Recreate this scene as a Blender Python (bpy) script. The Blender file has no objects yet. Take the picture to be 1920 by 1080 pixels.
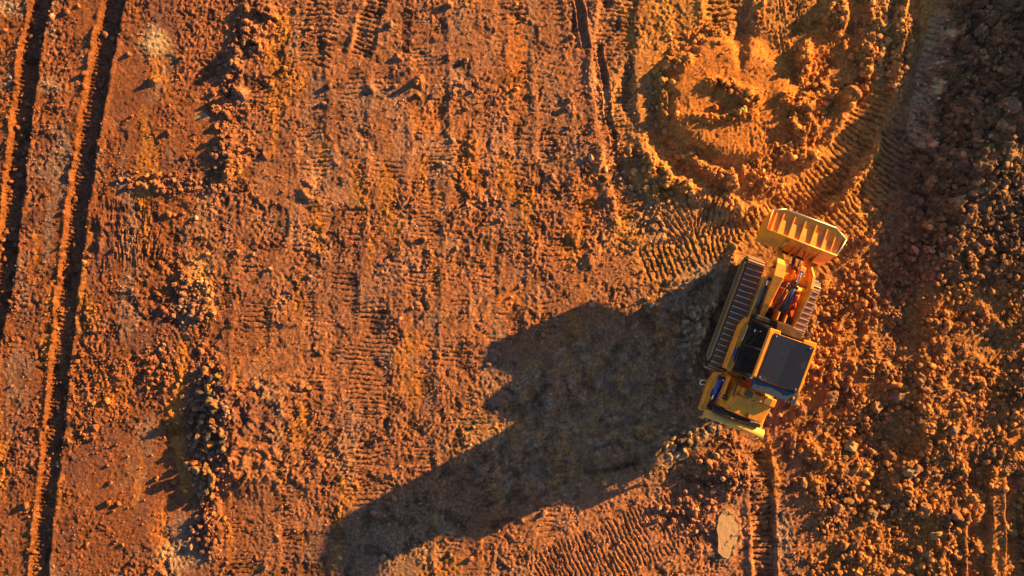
import bpy, bmesh, math, random
import numpy as np
from mathutils import Vector, Matrix
random.seed(7)
rng = np.random.default_rng(11)
SC = bpy.context.scene
COL = SC.collection

# ---------------------------------------------------------------- camera, sky, sun, exposure
cam = bpy.data.cameras.new('camera'); camo = bpy.data.objects.new('camera', cam); COL.objects.link(camo)
cam.sensor_width = 36; cam.lens = 24.0; cam.clip_start = .1; cam.clip_end = 1500
camo.location = (0, 0, 25.6); camo.rotation_euler = (0, 0, 0)
SC.camera = camo
SUN_EL = math.radians(10.7); SUN_AZ = math.radians(26)      # azimuth from +X towards +Y
w = bpy.data.worlds.new('World'); SC.world = w; w.use_nodes = True
nt = w.node_tree
sky = nt.nodes.new('ShaderNodeTexSky'); sky.sky_type = 'NISHITA'; sky.sun_disc = False
sky.air_density = .7; sky.dust_density = .6; sky.altitude = 600; sky.sun_elevation = SUN_EL; sky.sun_rotation = math.pi/2 - SUN_AZ
bg = nt.nodes['Background']; bg.inputs['Strength'].default_value = 0.05
nt.links.new(sky.outputs[0], bg.inputs['Color'])
sl = bpy.data.lights.new('sun', 'SUN'); sl.energy = 5.0; sl.angle = math.radians(.5); sl.color = (1, .56, .14)
so = bpy.data.objects.new('sun', sl); COL.objects.link(so)
sd = Vector((math.cos(SUN_EL)*math.cos(SUN_AZ), math.cos(SUN_EL)*math.sin(SUN_AZ), math.sin(SUN_EL)))
so.rotation_euler = sd.to_track_quat('Z', 'Y').to_euler()
vs = SC.view_settings; vs.view_transform = 'Standard'; vs.look = 'None'; vs.exposure = 2.28; vs.gamma = 1; vs.use_curve_mapping = False

# ---------------------------------------------------------------- noise
def _h(ix, iy, seed):
    h = (ix.astype(np.uint32)*np.uint32(374761393)) ^ (iy.astype(np.uint32)*np.uint32(668265263)) ^ np.uint32((seed*2246822519+97) & 0xffffffff)
    h = (h ^ (h >> np.uint32(13)))*np.uint32(1274126177); h ^= h >> np.uint32(16)
    h = h*np.uint32(2654435761); h ^= h >> np.uint32(15)
    return h
def perlin(x, y, seed=0):
    ix = np.floor(x).astype(np.int32); iy = np.floor(y).astype(np.int32)
    fx = (x-ix).astype(np.float32); fy = (y-iy).astype(np.float32)
    u = fx*fx*fx*(fx*(fx*6-15)+10); v = fy*fy*fy*(fy*(fy*6-15)+10)
    def g(a, b):
        t = (_h(ix+a, iy+b, seed) & np.uint32(1023)).astype(np.float32)*(2*math.pi/1024)
        return np.cos(t)*(fx-a) + np.sin(t)*(fy-b)
    n0 = g(0, 0)*(1-u)+g(1, 0)*u; n1 = g(0, 1)*(1-u)+g(1, 1)*u
    return (n0*(1-v)+n1*v)*1.5
def fbm(x, y, sc, o=4, seed=0, gain=.5, ridged=False):
    r = 0; a = 1.; f = 1./sc
    for i in range(o):
        n = perlin(x*f+i*17.3, y*f-i*9.1, seed+i*31)
        r = r + a*((1-2*np.abs(n)) if ridged else n); a *= gain; f *= 2.03
    return r
def bumps(x, y, sc, dens, seed, rmin=.25, rmax=.62, pw=1.5):
    """domes (height as a fraction of the cell) at jittered points: earth clods"""
    X = x/sc; Y = y/sc; ix = np.floor(X).astype(np.int32); iy = np.floor(Y).astype(np.int32)
    out = np.zeros_like(X, dtype=np.float32); tone = np.zeros_like(out)
    for a in (-1, 0, 1):
        for b in (-1, 0, 1):
            h = _h(ix+a, iy+b, seed); h2 = _h(ix+a, iy+b, seed+77)
            px = ix+a+.5+((h & np.uint32(255)).astype(np.float32)/255-.5)*.9
            py = iy+b+.5+(((h >> np.uint32(8)) & np.uint32(255)).astype(np.float32)/255-.5)*.9
            r = rmin+(rmax-rmin)*(((h >> np.uint32(16)) & np.uint32(255)).astype(np.float32)/255)**pw
            an = (h2 & np.uint32(255)).astype(np.float32)*(math.pi/255)
            el = 1+.9*((h2 >> np.uint32(8)) & np.uint32(255)).astype(np.float32)/255
            pr = ((h2 >> np.uint32(16)) & np.uint32(255)).astype(np.float32)/255
            dx = X-px; dy = Y-py; c = np.cos(an); s = np.sin(an)
            d2 = (dx*c+dy*s)**2+((-dx*s+dy*c)*el)**2
            q = np.clip(1-d2/(r*r), 0, 1)
            hh = np.where(pr < dens, r*np.minimum(np.sqrt(q), .55+.5*((dx*s-dy*c)/r)), 0)
            m = hh > out; tone = np.where(m, pr/np.maximum(dens, .05), tone); out = np.maximum(out, hh)
    return out, tone
def sst(a, b, x):
    t = np.clip((x-a)/(b-a), 0, 1); return t*t*(3-2*t)

# ---------------------------------------------------------------- the ground (authored in site units: U right, V down, 50 per metre)
DX = .036
def axis(half, extra=24):
    n = int(half/DX); core = np.arange(-n, n+1)*DX
    e = core[-1]+np.cumsum(DX*1.42**np.arange(1, extra+1)); e = e[e < 420]
    return np.concatenate([-e[::-1], core, e])
AX = axis(20.2); AY = axis(11.5)
XX, YY = np.meshgrid(AX.astype(np.float32), AY.astype(np.float32))
U0 = 960+50*XX; V0 = 540-50*YY
inside = (sst(1350, 1080, np.abs(U0-960))*sst(860, 640, np.abs(V0-540))).astype(np.float32)   # fine relief only where the grid is fine
wx = perlin(U0/60, V0/60, 5)*9+perlin(U0/17, V0/17, 6)*4; wy = perlin(U0/60, V0/60, 8)*9+perlin(U0/17, V0/17, 9)*4
U = U0+wx; V = V0+wy
def blob(cx, cy, rx, ry, rot=0, p=1., UU=None, VV=None):
    UU = U if UU is None else UU; VV = V if VV is None else VV
    a = math.radians(rot); c, s = math.cos(a), math.sin(a)
    dx = UU-cx; dy = VV-cy
    d = ((dx*c+dy*s)/rx)**2+((-dx*s+dy*c)/ry)**2
    return np.exp(-np.minimum(d, 30)**p)
def smooth_path(pts, n=6):
    P = [np.array(p, float) for p in pts]; P = [2*P[0]-P[1]]+P+[2*P[-1]-P[-2]]; out = []
    for i in range(1, len(P)-2):
        for k in range(n):
            t = k/n; a, b, c, d = P[i-1:i+3]
            out.append(.5*(2*b+(c-a)*t+(2*a-5*b+4*c-d)*t*t+(3*b-a-3*c+d)*t**3))
    out.append(P[-2]); return np.array(out)
def along(pts, reach, warp=.4):
    """signed side distance d, arc length s and a window slice around a path"""
    Q = smooth_path(pts); x0, y0 = Q.min(0)-reach; x1, y1 = Q.max(0)+reach
    cu = 960+50*AX; cv = 540-50*AY
    ii = np.where((cu > x0-15) & (cu < x1+15))[0]; jj = np.where((cv > y0-15) & (cv < y1+15))[0]
    sl_ = (slice(jj[0], jj[-1]+1), slice(ii[0], ii[-1]+1))
    u = U0[sl_]+wx[sl_]*warp; v = V0[sl_]+wy[sl_]*warp
    best = np.full(u.shape, 1e9, np.float32); d = best.copy(); s = best*0; acc = 0
    for a, b in zip(Q[:-1], Q[1:]):
        L = np.hypot(*(b-a)); t = (b-a)/L
        du = u-a[0]; dv = v-a[1]; k = du*t[0]+dv*t[1]; kc = np.clip(k, 0, L)
        dd = np.hypot(du-kc*t[0], dv-kc*t[1]); m = dd < best
        best = np.where(m, dd, best); d = np.where(m, np.sign(du*t[1]-dv*t[0])*dd*-1, d); s = np.where(m, acc+kc, s); acc += L
    return sl_, d, s, acc       # d > 0 on the left hand looking along the path with V down

H = (.05*fbm(U, V, 420, 2, 1)+.025*fbm(U, V, 150, 3, 2)).astype(np.float32)
# soil colour, linear albedo
def C3(r, g, b): return np.array([r, g, b], np.float32)
SOIL = np.empty(U.shape+(3,), np.float32); SOIL[:] = C3(.36, .142, .066)
def tint(mask, col, amt=1.):
    m = np.clip(mask*amt, 0, 1)[..., None]; SOIL[:] = SOIL*(1-m)+C3(*col)*m
n_big = fbm(U, V, 260, 4, 21); n_mid = fbm(U, V, 70, 4, 23); n_sm = fbm(U, V, 18, 3, 29)
tint(sst(520, 330, U+60*n_big), (.275, .09, .032), .9)
tint(sst(.1, .55, fbm(U, V, 120, 4, 45))*sst(1000, 500, U), (.19, .08, .058), .7)                       # redder clay on the left
tint(sst(.15, .7, n_big+.35*n_mid)*sst(1150, 950, U), (.35, .125, .055), .6)
tint(blob(760, 330, 300, 300, 0, 2)*sst(-.3, .6, fbm(U, V, 80, 4, 57)), (.47, .225, .13), .75)
tint(blob(1150, 200, 70, 240, -6, 2)*sst(-.4, .5, n_mid), (.55, .27, .14), .6)
tint(sst(.28, .65, fbm(U*1.8, V*.45, 110, 3, 41)), (.54, .2, .035), .75)
tint(sst(.25, .8, fbm(U*1.3, V*.7, 90, 4, 43)), (.31, .17, .115), .7)         # ochre smears
tint(sst(1120, 1260, U+50*n_mid)*sst(620, 430, V+30*n_mid), (.58, .25, .06), .9)  # ochre mud top right
right = sst(1420, 1500, U+30*n_mid-.12*(V-600)); 
tint(right*sst(400, 560, V), (.47, .18, .042), .85)
tint(sst(.1, .6, n_mid)*right*sst(400, 560, V), (.23, .105, .05), .75)
tint(blob(1240, 1000, 260, 90, 0, 2), (.52, .21, .1), .6)
for c in [(885, 300, 30, 75, -8), (965, 130, 22, 90, 2), (1083, 430, 28, 70, 8), (802, 225, 28, 26, 0), (945, 560, 25, 30, 0),
          (790, 650, 14, 22, 0), (1100, 360, 20, 50, 10), (215, 740, 30, 40, 30), (300, 1010, 22, 60, 0), (1430, 545, 40, 30, 0)]:
    tint(blob(*c, 1.3)*(.75+.5*n_sm), (.64, .2, .028), .85)
tint(blob(374, 508, 26, 32, 10, 1.5)+blob(388, 555, 12, 34, -8), (.68, .36, .13), .8)
tint(blob(385, 390, 22, 60, 5, 1.5), (.5, .26, .13), .5)
tint(blob(287, 80, 28, 25, 0, 1.5), (.8, .52, .28), .9)
for c in [(92, 160, 22, 14, 0), (20, 12, 36, 20, 0), (380, 218, 20, 7, 0), (330, 1045, 40, 30, 0), (1310, 515, 40, 14, -20)]:
    tint(blob(*c, 1.5), (.6, .4, .25), .6)
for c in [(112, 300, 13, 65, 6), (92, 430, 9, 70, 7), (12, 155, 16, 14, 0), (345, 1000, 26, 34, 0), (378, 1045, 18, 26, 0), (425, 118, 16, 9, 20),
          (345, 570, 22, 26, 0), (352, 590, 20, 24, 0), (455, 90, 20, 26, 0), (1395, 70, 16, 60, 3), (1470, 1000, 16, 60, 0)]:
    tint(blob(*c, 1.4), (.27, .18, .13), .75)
stonebank = blob(388, 800, 42, 125, 0, 3)
tint(stonebank, (.2, .12, .085), .8)
# shadow under and left of the loader: its brown tone painted into the soil
shade_tint = blob(1130, 760, 310, 150, -24, 3)
tint(shade_tint, (.38, .185, .085), .75)
tint(shade_tint*sst(0, .5, fbm(U, V, 60, 3, 47)), (.46, .21, .06), .75)
tint(shade_tint*sst(.1, .6, fbm(U, V, 30, 3, 49)), (.36, .25, .18), .5)
tint(shade_tint*sst(.1, .6, fbm(U, V, 45, 4, 55)), (.19, .11, .07), .75)
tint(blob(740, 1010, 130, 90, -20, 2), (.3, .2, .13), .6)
tint(blob(1330, 540, 90, 50, -15, 2), (.3, .2, .13), .6)

# bank rising on the right; its foot runs beside the pale track
uL = np.interp(V, [-200, 0, 170, 340, 480, 620, 760], [1800, 1782, 1745, 1700, 1690, 1720, 1800]).astype(np.float32)
hm = np.interp(V, [-400, 0, 140, 210, 270, 400, 520, 640, 760], [2.1, 2.0, 1.8, 1.3, .85, .6, .3, .1, 0]).astype(np.float32)
run = np.maximum(U+12*n_mid-uL, 0)/50
bank = np.minimum(.3*run, hm)
bank = bank*(1+.12*n_mid)
H += bank
valley = blob(1715, 300, 60, 330, 8, 2)
H -= .16*valley
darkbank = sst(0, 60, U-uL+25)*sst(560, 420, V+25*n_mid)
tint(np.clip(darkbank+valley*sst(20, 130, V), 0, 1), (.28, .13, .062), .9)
tint(blob(1890, 250, 60, 50, 0, 2)+blob(1860, 330, 70, 60, 0, 2), (.42, .2, .085), .8)
# rubble field swells
rub = np.clip(right*sst(470, 600, V+20*n_mid)+sst(1560, 1640, U)*sst(360, 470, V)+blob(1350, 880, 70, 60, 0, 2), 0, 1)
rub *= 1-.9*blob(1850, 650, 70, 45, -10, 2)-.8*blob(1870, 1000, 60, 120, 0, 2)
rub = np.clip(rub*(.35+.65*sst(-.45, .1, fbm(U, V, 75, 3, 67))), 0, 1)
H += rub*(.15*fbm(U, V, 130, 3, 61)+.10*np.abs(fbm(U, V, 50, 3, 63)))
H += .22*blob(1352, 872, 52, 42, 0, 1.5)-.18*blob(1650, 830, 90, 40, 10, 2)+.2*blob(1740, 745, 60, 40, 20, 1.5)

# turning circle with a raised platform, ring ditch and heaps
plat = blob(1372, 190, 122, 112, 20, 7)
H += .24*plat; heaps = np.zeros_like(H)
ring = np.exp(-(((np.hypot((U-1372)/1.05, V-190)-136)/17)**2))*sst(1460, 1300, U+.3*(V-190))*(.7+.6*n_sm)
H -= .1*ring
for (cx, cy, rx, ry, rot, h) in [(1355, 168, 40, 13, 8, .08), (1402, 182, 20, 18, 0, .12), (1392, 215, 22, 12, 0, .1), (1335, 224, 45, 8, 8, .09),
        (1508, 112, 14, 32, 12, .3), (1502, 218, 18, 40, 10, .27), (1475, 190, 20, 9, 35, .1), (1535, 225, 12, 30, 20, .2), (1596, 182, 14, 20, 0, .32),
        (1565, 25, 22, 34, 0, .22), (1545, 165, 45, 8, 20, .05), (1490, 290, 60, 16, 5, .15), (1340, 325, 50, 10, 30, .15), (1270, 120, 30, 14, -25, .2),
        (1240, 190, 10, 50, -5, .13), (1225, 300, 30, 10, 35, .14), (1370, 345, 12, 26, 10, .14), (1430, 330, 40, 30, 0, .1), (1390, 395, 50, 18, 15, .12), (1640, 60, 20, 120, 4, .12),
        (1690, 90, 18, 90, 5, .2), (1610, 330, 16, 70, 38, .16), (1280, 350, 70, 12, 28, .12)]:
    bl = blob(cx, cy, rx*1.1, ry*1.1, rot, 2.6); H += h*bl*(1+.5*n_sm); heaps = np.maximum(heaps, bl)
for (cx, cy, rx, ry, rot, h) in [(1390, 60, 14, 62, 4, .2), (1245, 280, 18, 50, -35, .14), (1330, 345, 60, 14, 28, .1), (1460, 300, 12, 40, 0, .08), (1180, 330, 60, 12, 60, .08)]:
    H -= h*blob(cx, cy, rx, ry, rot, 1.5)
tint(blob(1430, 170, 215, 200, 10, 2)*(.55+.35*n_mid)+.6*plat+.5*blob(1380, 130, 90, 80, 0, 1.5)+.5*blob(1540, 90, 50, 50, 0, 1.5), (.62, .21, .04), .95)
# stone heap casting the jagged shadows, and the crumbly chain at the top left
scU = 438+10*n_mid+9*n_sm; scV = sst(655, 760, V)*sst(955, 880, V)
H += scV*np.where(U > scU, .3*np.exp(-np.abs(U-scU)/150), .3*np.clip(1-(scU-U)/66, 0, 1)).astype(np.float32)*(1+.25*n_sm)
H += .12*blob(400, 985, 16, 60, 0, 2)
for (cx, cy, rx, ry, h) in [(447, 96, 11, 20, .36), (440, 118, 9, 12, .28), (449, 172, 9, 9, .3), (404, 202, 8, 8, .3), (480, 84, 12, 14, .25), (500, 90, 12, 10, .2), (425, 262, 14, 22, .2), (432, 300, 12, 18, .2),
        (470, 60, 18, 26, .25), (505, 25, 14, 30, .24), (483, 15, 18, 14, .2), (455, 15, 12, 12, .2), (428, 325, 10, 14, .2), (782, 156, 7, 9, .28), (700, 172, 6, 6, .15), (295, 150, 9, 7, .18), (745, 105, 10, 8, .12),
        (575, 355, 12, 16, .2), (590, 380, 14, 12, .15), (472, 278, 6, 6, .15), (505, 290, 14, 9, .13), (845, 262, 5, 5, .14), (1112, 480, 16, 24, .16), (1222, 572, 9, 18, .1),
        (530, 600, 34, 12, .12), (560, 720, 30, 9, .1), (600, 745, 20, 8, .1), (450, 605, 34, 9, .1), (345, 520, 20, 14, .14), (375, 575, 20, 20, .16), (225, 700, 12, 30, .1), (190, 425, 12, 20, .12), (182, 455, 6, 24, .12)]:
    H += .62*h*blob(cx, cy, rx, ry, 0, 1.3)*(.8+.8*n_sm)
crumb = np.clip(blob(470, 60, 36, 60, 10, 2)+blob(430, 180, 18, 110, 8, 2)+blob(430, 300, 30, 40, 0, 2)+blob(330, 345, 120, 22, 5, 2)+1.4*blob(392, 800, 48, 135, 0, 3)+blob(395, 990, 40, 60, 0, 2)
        + blob(360, 560, 60, 60, 0, 2)+blob(300, 690, 40, 70, 0, 2)*.7+blob(170, 750, 60, 100, 0, 2)*.4+ring+blob(1390, 195, 90, 40, 5, 2)*.8+blob(1500, 190, 70, 120, 0, 2)*.6+blob(1270, 380, 140, 60, 25, 2)*.5
        + blob(1160, 350, 90, 160, -20, 2)*.35+blob(1650, 100, 60, 150, 5, 2)*.7+blob(1560, 400, 140, 70, -40, 2)*.6+blob(1290, 960, 90, 40, 10, 2)*.8, 0, 1)
crumb *= 1-.85*plat; ribz = np.zeros_like(H); crumb = np.clip(crumb*(1-.8*blob(1420, 90, 60, 40, 0, 2))+.9*heaps, 0, 1)
tint(crumb*sst(560, 420, U), (.3, .13, .075), .5)

# tread and tyre marks -------------------------------------------------------
def tread(pts, wid, sp, amp, sink=0., berm=0., seed=0, keep=.0, col=None, skew=.0, cl=0.):
    sl_, d, s, L = along(pts, wid*1.6)
    e = sst(wid*.58, wid*.44, np.abs(d))*sst(-2, 14, s)*sst(L+2, L-14, s)
    n = fbm(U0[sl_], V0[sl_], 70, 3, 200+seed); kp = sst(keep-.25, keep+.25, n+.15)
    ph = (s+skew*d+3*perlin(U0[sl_]/45, V0[sl_]/45, 300+seed)+2*perlin(U0[sl_]/11, V0[sl_]/11, 301+seed))/sp*2*math.pi
    t = np.clip(np.cos(ph)*1.3-.15, -.7, 1)
    jit = np.clip(.55+1.6*np.abs(perlin(d/14, s/sp, 400+seed))+.9*perlin(U0[sl_]/8, V0[sl_]/8, 500+seed), .0, 1.7)
    gr = np.clip((np.cos(ph)-.35)/.5, 0, 1)-.35*np.clip((np.cos(ph+1.1)-.5)/.5, 0, 1)
    H[sl_] += -e*kp*amp*gr*jit-sink*e*(1+1.2*np.clip(n, -.8, 1))+berm*np.exp(-((np.abs(d)-wid*.62)/(wid*.13))**2)*sst(-2, 14, s)*sst(L+2, L-14, s)*(1+.8*n)
    ribz[sl_] = np.maximum(ribz[sl_], e*kp)
    if cl: crumb[sl_] = np.clip(crumb[sl_]-cl*e*kp, 0, 1)
    if col is not None:
        m = np.clip(e*kp*(.8+.4*t), 0, 1)[..., None]; SOIL[sl_] = SOIL[sl_]*(1-m)+C3(*col)*m
for i, (x0, x1, wd, am) in enumerate([(500, 470, 60, .022), (585, 560, 50, .018), (655, 640, 55, .022), (735, 700, 60, .02), (800, 790, 60, .026), (870, 850, 46, .02),
                                      (960, 945, 60, .018), (1020, 1040, 56, .026), (560, 600, 60, .02), (920, 900, 50, .018)]):
    tread([(x0, -40), ((x0+x1)/2+10, 300), (x1, 650), (x1-10, 1120)], wd, 8.6+.4*(i % 4), am*1.4, .006, .008, 10+i, .42)
tread([(712, -20), (690, 50), (672, 112)], 38, 9, .06, .03, .02, 30, -.5)
tread([(610, -20), (600, 70), (585, 130)], 60, 10, .035, .0, .0, 31, -.1)
tread([(830, 262), (835, 320)], 70, 7.5, .03, 0, 0, 32, -.6)
tread([(470, 700), (560, 820), (640, 900)], 90, 8, .035, 0, 0, 33, -.2)
tread([(700, 560), (690, 780), (700, 960)], 80, 9, .035, 0, 0, 34, 0)
tread([(1165, -40), (1150, 90), (1160, 250), (1200, 420)], 70, 9, .035, .03, .04, 35, 0)
tread([(1080, -30), (1090, 40), (1104, 95)], 15, 12, .0, .045, .03, 36)
tread([(1124, 80), (1138, 180), (1153, 295)], 12, 12, .0, .045, .02, 37)
tread([(1352, -40), (1355, 48)], 62, 11, .08, .02, .03, 38, -1)
tread([(1672, -40), (1660, 80), (1650, 160)], 44, 12, .06, .06, .06, 39, -1, (.62, .3, .1))
tread([(1650, 150), (1600, 270), (1510, 370), (1390, 440), (1200, 500)], 66, 11, .06, .03, .05, 40, -.6, None, 0, .6)
tread([(1715, 230), (1650, 350), (1560, 450), (1480, 520)], 80, 11, .06, .03, .05, 41, -.6, None, 0, .6)
tread([(1775, 20), (1752, 110), (1735, 200), (1722, 280)], 44, 11, .10, .03, .04, 42, -1, (.85, .44, .23))  # pale tan print, colour raised further in place of partial sunlight
tread([(1600, 330), (1500, 420), (1380, 520)], 60, 10, .06, .0, .0, 43, -.3)
tread([(1240, 440), (1300, 400), (1380, 420)], 76, 10, .07, .0, .03, 44, -.7, (.55, .25, .1), 0, .5)
tread([(1190, 395), (1260, 435)], 70, 9, .03, 0, 0, 45, -.6, (.52, .27, .13))
tread([(1420, 840), (1428, 940), (1436, 1120)], 42, 10.5, .07, .06, .05, 46, -.8)
tread([(1000, 1100), (1140, 1040), (1300, 960)], 110, 9, .05, .0, .0, 47, -.3)
tread([(1835, 860), (1838, 1120)], 40, 10, .03, .11, .03, 48, -.3)
tread([(1905, 860), (1908, 1120)], 38, 10, .03, .11, .03, 49, -.3)
tread([(1790, 900), (1795, 1120)], 26, 10, .03, .07, .03, 60, -.3)
tread([(1760, 560), (1850, 640), (1940, 700)], 60, 10, .03, .02, .02, 50, -.4)
tread([(1865, 300), (1940, 320)], 44, 10, .03, .03, .02, 51, -.4, (.5, .24, .09))
tread([(1545, 560), (1420, 520), (1290, 560)], 40, 10, .02, .02, .03, 52, -.3)
tread([(1330, 800), (1180, 870), (1060, 900), (900, 1010)], 8, 10, .0, .05, .03, 54)
# long ruts on the left
def rut(pts, w0, w1, depth, berm, seed):
    sl_, d, s, L = along(pts, 110, .25); wd = w0+(w1-w0)*s/L; nn = fbm(U0[sl_], V0[sl_], 26, 3, seed)
    x = -d+1.5*nn           # + is to the right of the picture
    prof = (.8*sst(-.64, -.44, x/wd)+.2*sst(-.4, .2, x/wd))*sst(.56, .42, x/wd)
    depth = depth*(1-.38*s/L); H[sl_] += -depth*prof*(.9+.1*nn)+.05*prof*nn+berm*np.exp(-((x/wd+.66)/.1)**2)*(1+1.5*nn)+.02*np.exp(-((x/wd-.66)/.14)**2)
    rb = np.cos((s+3*nn)/7.5*2*math.pi); H[sl_] += .03*prof*rb*sst(.2, -.2, x/wd)
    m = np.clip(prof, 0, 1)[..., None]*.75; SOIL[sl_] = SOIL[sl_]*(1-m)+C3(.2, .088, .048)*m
    m = np.exp(-((x/wd+.52)/.17)**2)[..., None]*.9; SOIL[sl_] = SOIL[sl_]*(1-m)+C3(.2, .065, .02)*m  # shade painted into the sun-facing wall's colour to dim its lit strip
    crumb[sl_] = np.clip(crumb[sl_]+np.exp(-((x/wd+.6)/.2)**2)*.3+prof*.45, 0, 1)
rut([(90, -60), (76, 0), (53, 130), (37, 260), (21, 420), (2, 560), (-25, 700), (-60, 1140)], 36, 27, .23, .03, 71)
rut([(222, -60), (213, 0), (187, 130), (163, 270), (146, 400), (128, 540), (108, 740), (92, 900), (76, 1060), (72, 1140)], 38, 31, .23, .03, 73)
# raked furrows (bucket teeth) on the left
def furrows(cx, cy, rx, ry, ang, sp, amp, seed, fan=0.):
    m = blob(cx, cy, rx, ry, 0, 2); a = math.radians(ang)
    a = a+fan*(U0-cx)/rx
    q = U*np.cos(a)+V*np.sin(a); t = -U*np.sin(a)+V*np.cos(a)
    n = perlin(q/sp, t/(sp*7), seed)+.5*perlin(q/sp*2.1, t/(sp*5), seed+1)
    H[...] += amp*np.clip(n, -1, .6)*m*sst(-.3, .5, fbm(U0, V0, 50, 2, seed+3)+.2); return m
furrows(255, 440, 90, 70, 18, 8, .055, 80, .9)
furrows(300, 385, 100, 40, 20, 9, .06, 82, -.4)
furrows(340, 540, 70, 80, -38, 8, .06, 84)
furrows(330, 700, 60, 90, -25, 9, .05, 86)
furrows(180, 700, 70, 120, -8, 9, .035, 88)
furrows(1370, 250, 100, 50, 10, 9, .02, 90, .9)
furrows(1500, 60, 120, 60, 60, 10, .04, 92, .6)
furrows(700, 60, 200, 90, 80, 9, .03, 94)
# honeycomb tread prints: tan cells in the soil left of the loader
for (cx, cy, rx, ry, rot) in [(1288, 650, 20, 52, -10), (1275, 835, 52, 30, -38), (1345, 795, 46, 15, -24), (1305, 600, 24, 20, 0)]:
    m = blob(cx, cy, rx, ry, rot, 2); b, t = bumps(U0, V0, 14, .95, 95, .42, .62)
    H += m*b*.11*inside; tint(m*sst(.1, .4, b), (.78, .54, .3), .85)
    tint(m*sst(.12, 0, b), (.17, .11, .07), .5); crumb *= 1-.8*m
# ground under the loader: pressed flat
a_ = math.radians(20.5)
LX = (XX-9.228)*math.cos(a_)-(YY+1.236)*math.sin(a_); LY = (XX-9.228)*math.sin(a_)+(YY+1.236)*math.cos(a_)
H += .13*np.exp(-((np.abs(LX)-1.75)/.2)**2)*sst(2.9, 2.1, np.abs(LY+.1))*(1+.6*n_sm); crumb = np.clip(crumb+.7*np.exp(-((np.abs(LX)-1.75)/.28)**2)*sst(2.9, 2.1, np.abs(LY+.1)), 0, 1)
foot = sst(1.75, 1.42, np.abs(LX))*sst(3.5, 2.3, np.abs(LY+.1)); H = H*(1-foot)+0*foot
# puddle of pale slurry
pud = blob(1362, 1003, 20, 44, 0, 4); pudw = blob(1366, 1004, 27, 52, 0, 7)
flat = np.clip(pudw, 0, 1); H = H*(1-flat)+(.045+.035*n_sm+.02*n_mid)*flat; rub *= 1-.9*blob(1400, 1000, 60, 80, 0, 2); tint(pud, (.5, .29, .13), .9); crumb *= 1-flat

# roughness of the surface: crumbs, clods, cracks
calm = np.clip(blob(230, 150, 110, 130, 0, 2)+blob(250, 900, 80, 120, 0, 2)*.8+blob(115, 350, 20, 160, 6, 2)*.6+blob(545, 330, 70, 60, 0, 2)*.4+plat*.75*(1-heaps)+shade_tint*.1+1.2*pudw+blob(300, 660, 60, 60, 0, 2)*.7
        + blob(450, 480, 120, 30, 0, 2)*.5+blob(1850, 640, 60, 30, 0, 2)*.6+blob(370, 250, 60, 50, 0, 2)*.6, 0, 1)
patch = sst(-.35, .45, n_big*.5+n_mid*.6)
mid = np.clip((.25+.75*patch)*(1-.85*calm), 0, 1)
mid *= 1-.6*ribz; mid = np.maximum(mid, .75*crumb*(1-.5*ribz)); mid = np.maximum(mid, .6*darkbank)
wu = U0+2.2*perlin(U0/7, V0/7, 101)+1.2*perlin(U0/3.4, V0/3.4, 103); wv = V0+2.2*perlin(U0/7, V0/7, 102)+1.2*perlin(U0/3.4, V0/3.4, 104)
b1, t1 = bumps(wu, wv, 7.5, .25+.6*mid, 111); b2, t2 = bumps(wu+.5*wx, wv, 12, .12+.5*np.maximum(crumb, rub)+.18*patch, 113)
b3, t3 = bumps(wu, wv, 24, .65*np.maximum(crumb*.8, rub), 117, .2, .62, 2.2)
b0, t0 = bumps(wu, wv, 4.4, .5, 109)
H += inside*(b0*.036*(.3+mid)+b1*(.018+.067*np.maximum(crumb, rub))*(.35+1.0*mid)+b2*(1-pudw)*.17*(.03+np.maximum(crumb*.95, rub)*.7+.05*mid)+b3*.42*np.maximum(crumb*.6, rub*.8))
H += inside*(.024*fbm(U0, V0, 7, 2, 121)*(.25+mid)+.013*fbm(wu, wv, 16, 2, 123, .5, True)*(.15+.8*mid))
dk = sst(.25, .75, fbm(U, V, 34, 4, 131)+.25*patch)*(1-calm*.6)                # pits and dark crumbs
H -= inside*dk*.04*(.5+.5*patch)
bb, bt = bumps(wu+wx, wv+wy, 19, .75, 141, .2, .66, 1.6); H += inside*darkbank*bb*.2; crk = 1-np.abs(fbm(wu, wv, 34, 3, 143)); H -= inside*darkbank*.09*sst(.88, .97, crk)
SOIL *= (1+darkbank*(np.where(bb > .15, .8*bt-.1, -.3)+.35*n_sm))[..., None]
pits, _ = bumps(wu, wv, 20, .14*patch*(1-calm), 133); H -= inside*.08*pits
tn = np.where(b2 > .1, t2, np.where(b1 > .1, t1, .5))[..., None]-.5
SOIL *= 1+((.18+.25*shade_tint)*fbm(U0, V0, 13, 3, 151)+.28*fbm(U0, V0, 6, 2, 153))[..., None]
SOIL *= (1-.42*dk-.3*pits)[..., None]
SOIL *= 1+.5*tn*(.3+.7*mid[..., None])+.10*n_mid[..., None]+.06*n_sm[..., None]
grit = (_h((U0/2.2).astype(np.int32), (V0/2.2).astype(np.int32), 9) & np.uint32(1023)).astype(np.float32)/1023
SOIL[(grit > .996) & (inside > .5)] *= 1.7
SOIL = np.clip(SOIL, .01, .8)
WET = np.clip(shade_tint*.5+valley*.6+pudw*.9+.2*darkbank, 0, 1)

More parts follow.
